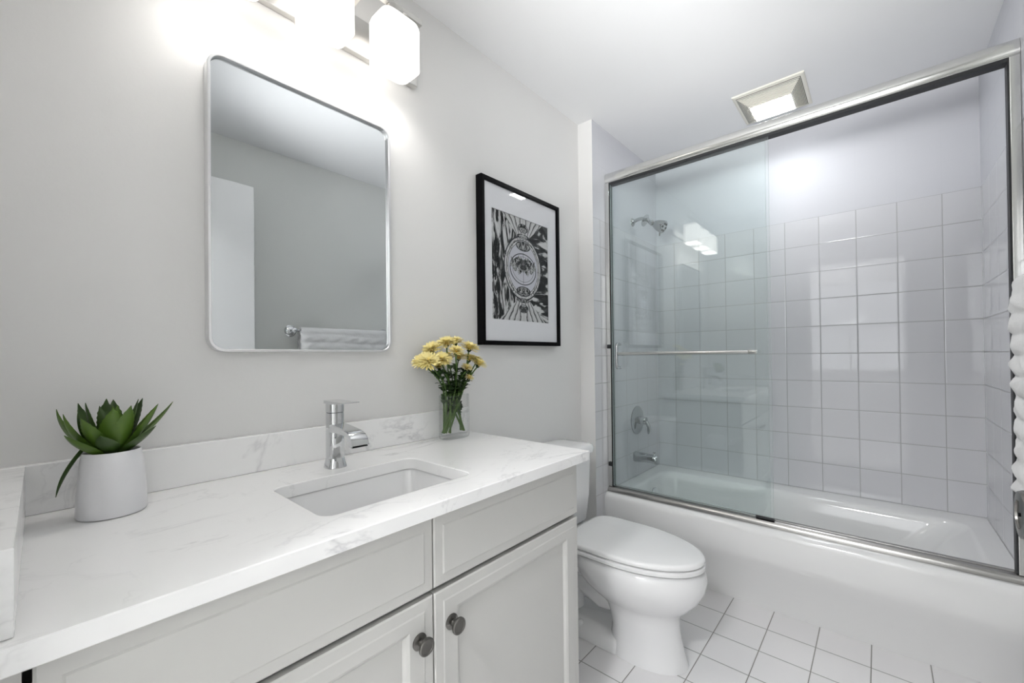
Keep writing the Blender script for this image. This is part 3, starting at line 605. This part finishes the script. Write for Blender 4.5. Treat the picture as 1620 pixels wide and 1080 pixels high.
loft(b, [egg(-0.26, -0.735, 0.160, 0.3990, 0.90, e=7), egg(-0.243, -0.751, 0.176, 0.4010, 0.90, e=7), egg(-0.240, -0.755, 0.179, 0.404, 0.90, e=7), egg(-0.240, -0.755, 0.179, 0.414, 0.90, e=7), egg(-0.243, -0.750, 0.175, 0.4185, 0.90, e=7), egg(-0.255, -0.738, 0.165, 0.4205, 0.90, e=7), egg(-0.32, -0.62, 0.09, 0.4225, 0.9, e=7)]); mesh_obj('lid', b, M_SEAT, to, True, 50)
for sx in (-0.075, 0.075):
    b = bm_new(); tube(b, [(TC+sx-0.022, -0.232, 0.392), (TC+sx+0.022, -0.232, 0.392)], 0.011, 16); mesh_obj('hinge', b, M_SEAT, to, True, 50)
b = bm_new()
loft(b, [[(TC+x, y, z) for x, y in rrect(-w_, w_, y0, -0.012, 0.035)] for w_, y0, z in ((0.165, -0.165, 0.369), (0.178, -0.178, 0.385), (0.190, -0.186, 0.50), (0.200, -0.190, 0.695))])
tk = mesh_obj('tank', b, M_PORC, to, True, 50)
b = bm_new()
loft(b, [[(TC+x, y, z) for x, y in rrect(-w_, w_, y0, -0.008, 0.04)] for w_, y0, z in ((0.200, -0.19, 0.6975), (0.210, -0.202, 0.700), (0.212, -0.204, 0.722), (0.208, -0.199, 0.733), (0.196, -0.187, 0.738), (0.15, -0.15, 0.740))]); mesh_obj('tank_lid', b, M_PORC, to, True, 50)
b = bm_new(); lathe(b, [(0.014, 0), (0.014, 0.008), (0.008, 0.011), (0.008, 0.02)], (TC-0.14, -0.192, 0.64), (0, -1, 0), 20); tube(b, [(TC-0.145, -0.208, 0.64), (TC-0.10, -0.211, 0.636), (TC-0.07, -0.212, 0.632)], [0.0085, 0.007, 0.008], 14); mesh_obj('flush_lever', b, M_CHROME, to, True, 40)
# ------------------------------------------------------------------ toilet paper on the vanity's side
hx0 = VX1+0.0005; tz = 0.558
th = thing('toilet_paper_holder', 'chrome toilet paper holder on the vanity side facing the tub', 'paper holder', (VX1, -0.397, tz))
for yy in (-0.325, -0.470):
    b = bm_new(); lathe(b, [(0.024, 0.0), (0.024, 0.004), (0.016, 0.009), (0.009, 0.014), (0.009, 0.035), (0.012, 0.04), (0.012, 0.050), (0.0, 0.053)], (hx0, yy, tz), (1, 0, 0), 24); mesh_obj('post', b, M_CHROME, th, True, 40)
b = bm_new(); tube(b, [(hx0+0.053, -0.462, tz), (hx0+0.053, -0.333, tz)], 0.007, 14); mesh_obj('roller', b, M_CHROME, th, True, 40)
b = bm_new(); lathe(b, [(0.02, 0), (0.05, 0), (0.0505, 0.001), (0.0505, 0.104), (0.05, 0.105), (0.02, 0.105), (0.02, 0)], (hx0+0.053, -0.4495, tz), (0, 1, 0), 40, False, False)
o = mesh_obj('toilet_paper_roll', b, M_PAPER, None, True, 40); o['label'] = 'white toilet paper roll on the chrome holder beside the vanity'; o['category'] = 'toilet paper'
# ------------------------------------------------------------------ towel bar and towel on the right wall
tb_ = thing('towel_bar', 'chrome wall towel bar with round end plates on the right wall', 'towel bar', (1.365, YC, 1.338))
for xx in (1.048, 1.700):
    b = bm_new(); lathe(b, [(0.036, 0.0005), (0.036, 0.004), (0.030, 0.008), (0.028, 0.012), (0.013, 0.017), (0.010, 0.02), (0.010, 0.058), (0.014, 0.062), (0.015, 0.078), (0.010, 0.083), (0, 0.084)], (xx, YC, 1.338), (0, 1, 0), 28); mesh_obj('end_post', b, M_CHROME, tb_, True, 40)
b = bm_new(); tube(b, [(1.048, YC+0.07, 1.338), (1.700, YC+0.07, 1.338)], 0.0085, 18); mesh_obj('rail', b, M_CHROME, tb_, True, 50)
def towel_mat():
    m = mat('white_terry', (0.84, 0.835, 0.83), 0.95, Sheen_Weight=0.3); t = NT(m); p, x = t.pos()
    t.bump(t.math('ADD', t.noise(p, 260, 3, 0.7), t.math('MULTIPLY', t.noise(p, 60, 2), 1.2)), 0.5, 0.003); return m
b = bm_new(); yb_ = YC+0.07; zt = 1.338
path = [(yb_-0.024, 0.86)]; path += [(yb_-0.024, 0.86+(zt-0.86)*k/70) for k in range(1, 71)]
path += [(yb_-0.018*math.cos(a), zt+0.016*math.sin(a)) for a in [PI*k/8 for k in range(1, 8)]]
path += [(yb_+0.018, zt-(zt-0.805)*k/80) for k in range(0, 81)]
NXt = 44; rings_o = []; rings_i = []
for i in range(NXt+1):
    x = 1.078+0.606*i/NXt; ro = []; ri = []
    for j, (y, z) in enumerate(path):
        out_ = 1 if y > yb_ else -1
        ph = 2*PI*z/0.0525
        puff = abs(math.sin(ph/2+0.35*math.sin(x*9)))**0.7
        amp = 0.011 if y > yb_ else 0.003
        if abs(z-zt) < 0.02: amp *= 0.3
        a_ = amp*puff*(0.85+0.3*math.sin(x*61+3*math.sin(z*47))) + (0.004+0.003*math.sin(x*23+z*11) if y > yb_ else 0.0)
        edge = min(i, NXt-i)/2.0; rnd = 1.0 if edge >= 1 else 0.45+0.55*edge
        xx = x + (0.004*math.sin(ph+0.5)*(1 if i > NXt/2 else -1) if edge < 1 else 0)
        top = max(0.0, (z-(zt-0.004))/0.02)
        ro.append((xx, y+out_*(0.004+a_)*rnd*(1-min(top, 1)*0.8), z+min(top, 1)*0.005)); ri.append((xx, y-out_*0.003*(1-min(top, 1)), z-min(top, 1)*0.002))
    rings_o.append(ro); rings_i.append(ri)
loft(b, [ro + ri[::-1] for ro, ri in zip(rings_o, rings_i)])
o = mesh_obj('towel', b, towel_mat(), None, True, 75); o['label'] = 'white ribbed bath towel folded over the chrome bar on the right wall'; o['category'] = 'towel'
# ------------------------------------------------------------------ potted agave
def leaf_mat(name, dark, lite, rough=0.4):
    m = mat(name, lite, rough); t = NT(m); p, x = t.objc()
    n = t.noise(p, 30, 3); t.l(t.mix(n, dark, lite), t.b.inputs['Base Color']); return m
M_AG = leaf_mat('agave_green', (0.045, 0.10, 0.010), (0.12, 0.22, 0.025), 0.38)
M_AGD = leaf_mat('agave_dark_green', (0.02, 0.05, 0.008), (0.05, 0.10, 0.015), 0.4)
PC = Vector((0.093, -0.118, 0))
pot = thing('potted_agave', 'green spiky agave plant in a plain white tapered pot on the countertop', 'potted plant', (PC.x, PC.y, ZC))
b = bm_new(); lathe(b, [(0.044, 0.0004), (0.0495, 0.0015), (0.0512, 0.005), (0.0495, 0.05), (0.0455, 0.10), (0.0425, 0.1195), (0.0415, 0.121), (0.0395, 0.1195), (0.0395, 0.108)], (PC.x, PC.y, ZC), (0, 0, 1), 64, True, False)
mesh_obj('pot', b, M_POT, pot, True, 50)
b = bm_new(); lathe(b, [(0.0394, 0.110), (0.03, 0.114), (0.012, 0.117), (0, 0.118)], (PC.x, PC.y, ZC), (0, 0, 1), 40, True, True); mesh_obj('soil', b, M_SOIL, pot, True, 60)
def agave_leaf(b, base, az, L, W, lean0, lean1, curl=0.0):
    """blade: starts at angle lean0 from upright, bends to lean1; channelled, toothed, pointed"""
    n = 22; o_ = Vector((math.cos(az), math.sin(az), 0)); s_ = Vector((-math.sin(az), math.cos(az), 0)); p = Vector(base); rows = []
    for i in range(n+1):
        t = i/n; a = lean0+(lean1-lean0)*t**1.3
        d = o_*math.sin(a)+Vector((0, 0, 1))*math.cos(a); nr = o_*math.cos(a)-Vector((0, 0, 1))*math.sin(a)
        wd = W*(0.50+1.55*t-0.9*t*t)*(1-t**2.6)*0.92 + 0.0004
        tooth = 0.0011*(1 if i % 2 else -0.3)*(1 if 2 < i < n-1 else 0)
        th = 0.0035*(1-t)+0.0006
        row = []
        for q in (-1.0, -0.55, 0.0, 0.55, 1.0):
            w_ = q*(wd+(tooth if abs(q) == 1 else 0)); row.append(p+s_*w_+nr*(-(q*q)*wd*0.34)+s_*curl*t*t)
        for q in (0.55, 0.0, -0.55): row.append(p+s_*q*wd+nr*(th-(q*q)*wd*0.34)+s_*curl*t*t)
        rows.append(row); p = p+d*(L/n)
    loft(b, rows)
bA, bD = bm_new(), bm_new()
zb = ZC+0.112
rnd = random.Random(3)
AZV = math.atan2(-1.2355-PC.y, 0-PC.x)             # towards the doorway
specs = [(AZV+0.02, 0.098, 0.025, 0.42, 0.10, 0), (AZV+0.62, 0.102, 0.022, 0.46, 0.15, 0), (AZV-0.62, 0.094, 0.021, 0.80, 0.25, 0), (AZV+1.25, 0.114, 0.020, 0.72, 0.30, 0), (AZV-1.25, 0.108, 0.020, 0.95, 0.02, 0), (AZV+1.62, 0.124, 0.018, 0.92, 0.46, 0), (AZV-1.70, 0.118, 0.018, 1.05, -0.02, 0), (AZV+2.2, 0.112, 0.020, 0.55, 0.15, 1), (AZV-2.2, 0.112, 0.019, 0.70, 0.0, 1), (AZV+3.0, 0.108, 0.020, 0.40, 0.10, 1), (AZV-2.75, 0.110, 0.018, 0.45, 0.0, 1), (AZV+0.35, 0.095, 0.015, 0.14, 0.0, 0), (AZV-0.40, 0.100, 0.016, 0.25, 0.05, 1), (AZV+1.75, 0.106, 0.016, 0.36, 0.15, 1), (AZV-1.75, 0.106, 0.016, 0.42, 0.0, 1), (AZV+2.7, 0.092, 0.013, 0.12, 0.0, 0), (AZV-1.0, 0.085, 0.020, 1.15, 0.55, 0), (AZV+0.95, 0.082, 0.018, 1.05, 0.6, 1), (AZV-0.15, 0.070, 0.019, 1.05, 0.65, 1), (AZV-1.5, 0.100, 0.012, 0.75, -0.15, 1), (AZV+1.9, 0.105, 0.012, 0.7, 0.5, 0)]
for az, L, W, l0, l1, dk in specs:
    agave_leaf(bD if dk else bA, PC+Vector((0.010*math.cos(az), 0.010*math.sin(az), zb+rnd.uniform(-0.003, 0.003))), az, L, W, l0, l1, rnd.uniform(-0.008, 0.008))
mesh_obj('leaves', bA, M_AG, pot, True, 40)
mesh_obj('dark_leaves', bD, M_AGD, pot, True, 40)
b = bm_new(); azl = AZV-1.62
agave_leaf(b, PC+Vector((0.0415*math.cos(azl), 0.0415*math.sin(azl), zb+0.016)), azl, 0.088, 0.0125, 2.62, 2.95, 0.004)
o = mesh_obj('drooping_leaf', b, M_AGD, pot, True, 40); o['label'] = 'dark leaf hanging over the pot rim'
# ------------------------------------------------------------------ glass vase with chrysanthemums
VC = Vector((0.995, -0.078, ZC)); VL, VT, VH = 0.062, 0.027, 0.157
vs = thing('glass_vase', 'clear oblong glass vase at the far end of the countertop', 'vase', (VC.x, VC.y, ZC))
def ov_(s, z, g=0.0): return [(VC.x+x, VC.y+y, ZC+z) for x, y in superell(0, 0, (VL-g)*s, (VT-g)*s, 3.0, 48)]
b = bm_new()
loft(b, [ov_(0.9, 0.0005), ov_(0.98, 0.003), ov_(1, 0.009), ov_(1, VH-0.001), ov_(1, VH, 0.001), ov_(1, VH, 0.0035), ov_(1, VH-0.001, 0.0042), ov_(1, 0.018, 0.0045), ov_(0.92, 0.013, 0.0045)])
mesh_obj('glass', b, M_VASE, vs, True, 40)
def petal_mat():
    m = mat('yellow_petal', (0.86, 0.70, 0.16), 0.5, Subsurface_Weight=0.0); t = NT(m); p, x = t.objc()
    t.l(t.mix(t.noise(p, 70, 2), (0.97, 0.80, 0.24), (0.99, 0.91, 0.50)), t.b.inputs['Base Color']); return m
M_PET = petal_mat(); M_DISC = mat('flower_disc', (0.70, 0.42, 0.03), 0.8)
M_STEM = leaf_mat('stem_green', (0.04, 0.10, 0.015), (0.10, 0.19, 0.03), 0.5); M_FLEAF = leaf_mat('flower_leaf', (0.010, 0.034, 0.008), (0.045, 0.10, 0.02), 0.5); M_CALYX = mat('calyx', (0.02, 0.045, 0.012), 0.6)
def petal(b, c, ax, az, L, W, lift):
    """strap petal rising at angle lift from the flower plane, its tip curling back out"""
    u, v = frame_axes(ax); o_ = u*math.cos(az)+v*math.sin(az); s_ = ax.cross(o_); p = c+o_*0.003; rows = []
    for i in range(7):
        t = i/6; a = lift*(1.1-0.75*t); wd = W*(0.45+1.25*t-0.75*t*t)*(1.0 if i < 5 else (0.8 if i == 5 else 0.25))
        up = ax*math.cos(a)-o_*math.sin(a)
        rows.append([p-s_*wd+up*wd*0.35, p, p+s_*wd+up*wd*0.35]); p = p+(o_*math.cos(a)+ax*math.sin(a))*(L/6)
    V = [[b.verts.new(p) for p in r] for r in rows]
    for A, B in zip(V[:-1], V[1:]):
        for j in range(2): b.faces.new((A[j], A[j+1], B[j+1], B[j]))
def fleaf(b, p, d, L, W, rn):
    p = Vector(p); d = Vector(d).normalized(); s_ = d.cross(Vector((0, 0, 1))).normalized(); up = s_.cross(d); rows = []
    for i in range(9):
        t = i/8; wd = W*math.sin(PI*min(1, t*0.92+0.06))**0.8*(1.0 if i % 2 else 0.62)
        c = p+d*L*t+Vector((0, 0, -1))*L*0.35*t*t
        rows.append([c-s_*wd+up*wd*0.3, c, c+s_*wd+up*wd*0.3])
    V = [[b.verts.new(q) for q in r] for r in rows]
    for A, B in zip(V[:-1], V[1:]):
        for j in range(2): b.faces.new((A[j], A[j+1], B[j+1], B[j]))
GRP = 'yellow chrysanthemums in the glass vase'
#        x      y       z      radius tilt(x,y)  petals label
FL = [
 (0.918, -0.052, 1.185, 0.034, (-0.4, -0.1), 26, 'large yellow chrysanthemum at the upper left of the bouquet, nearest the mirror'),
 (0.868, -0.060, 1.142, 0.033, (-0.55, -0.2), 26, 'yellow chrysanthemum leftmost in the bouquet, turned outwards'),
 (0.865, -0.100, 1.143, 0.036, (-0.35, -0.5), 28, 'largest yellow chrysanthemum, front left of the bouquet'),
 (0.920, -0.098, 1.148, 0.034, (-0.1, -0.45), 26, 'yellow chrysanthemum left of the bouquet centre, below the top flower'),
 (0.967, -0.072, 1.206, 0.034, (-0.1, -0.15), 26, 'topmost yellow chrysanthemum, left of the bouquet middle'),
 (1.008, -0.070, 1.210, 0.033, (0.1, 0.05), 26, 'yellow chrysanthemum at the top, right behind the topmost one'),
 (0.964, -0.125, 1.178, 0.026, (0.05, -0.35), 22, 'half-open yellow chrysanthemum under the two top flowers'),
 (1.036, -0.115, 1.188, 0.034, (0.3, -0.2), 26, 'yellow chrysanthemum at the upper right of the bouquet'),
 (1.012, -0.085, 1.157, 0.024, (0.1, -0.2), 20, 'small yellow chrysanthemum in the middle behind the stems'),
 (1.043, -0.106, 1.150, 0.028, (0.35, -0.1), 22, 'yellow chrysanthemum right of centre, above the rightmost flowers'),
 (1.075, -0.110, 1.143, 0.027, (0.5, 0.0), 22, 'yellow chrysanthemum far right, behind the rightmost one'),
 (1.060, -0.135, 1.130, 0.030, (0.5, -0.25), 24, 'rightmost yellow chrysanthemum of the bouquet'),
 (1.025, -0.112, 1.118, 0.020, (0.2, -0.2), 18, 'small yellow chrysanthemum low on the right of the bouquet'),
 (1.035, -0.112, 1.080, 0.017, (0.35, -0.2), 16, 'lowest tiny yellow chrysanthemum bud on the right'),
 (0.940, -0.062, 1.126, 0.018, (-0.2, -0.2), 16, 'tiny yellow chrysanthemum low on the left, behind the big heads'),
 (0.985, -0.052, 1.160, 0.022, (0.0, -0.1), 18, 'small yellow chrysanthemum deep in the middle, towards the wall'),
]
rnd = random.Random(11)
for k, (x, y, z, R_, tl, npet, lab) in enumerate(FL):
    c = Vector((x, y, z)); ax = Vector((tl[0]*0.9-0.24, tl[1]*0.9-0.22, 1.0)).normalized()
    fo = thing('chrysanthemum', lab, 'flower', (x, y, z), GRP)
    off = (c-Vector((VC.x, VC.y, c.z)))
    fx = -0.040 if k % 4 else 0.040
    foot = Vector((VC.x+fx+rnd.uniform(-0.010, 0.012), VC.y+rnd.uniform(-0.012, 0.012), ZC+0.022))
    foot.x = min(max(foot.x, VC.x-0.048), VC.x+0.048)
    neck = Vector((VC.x+off.x*0.34, VC.y+max(min(off.y*0.35, 0.013), -0.013), ZC+VH+0.005))
    pts = [foot+(neck-foot)*t for t in (0, 0.33, 0.66)]+bez(neck, neck+(neck-foot).normalized()*0.05, c-ax*0.006, 8)
    b = bm_new(); tube(b, pts, [0.0034]*4+[0.0024]*(len(pts)-4), 8); st = mesh_obj('stem', b, M_STEM, fo, True, 60)
    b = bm_new(); lathe(b, [(0.002, -0.010), (0.0065, -0.006), (0.009*R_/0.03, 0.0005), (0.006, 0.003), (0, 0.003)], c, ax, 12); mesh_obj('calyx', b, M_CALYX, fo, True, 60)
    b = bm_new()
    for li, (cnt, ln, lf) in enumerate(((npet, 1.04, 0.22), (npet, 0.98, 0.50), (int(npet*0.75), 0.84, 0.82), (int(npet*0.6), 0.62, 1.12))):
        for q in range(cnt): petal(b, c+ax*0.002*(li+1), ax, 2*PI*(q+0.5*(li % 2))/cnt+rnd.uniform(-0.08, 0.08), R_*ln*rnd.uniform(0.92, 1.12), R_*0.098, lf+rnd.uniform(-0.2, 0.2))
    mesh_obj('petals', b, M_PET, fo, True, 60)
    b = bm_new(); lathe(b, [(R_*0.22, 0.004), (R_*0.2, 0.0085), (R_*0.1, 0.011), (0, 0.0115)], c, ax, 14); mesh_obj('flower_disc', b, M_DISC, fo, True, 60)
    if R_ > 0.0:
        b = bm_new()
        for q in range(11):
            q_ = rnd.choice((1, 2, 2, 3, 3, 4, 5, 6, 7, 7, 8)); p = pts[q_].lerp(pts[q_+1], rnd.random()); a = rnd.uniform(0, 2*PI)
            dd = Vector((math.cos(a), 0.45*math.sin(a)-0.1, rnd.uniform(0.2, 0.9)))
            if p.z < ZC+VH: dd = Vector((math.cos(a)*0.5, 0.12*math.sin(a), 1.0))
            fleaf(b, p, dd, rnd.uniform(0.028, 0.050), rnd.uniform(0.010, 0.016), rnd)
        mesh_obj('leaves', b, M_FLEAF, fo, True, 60)
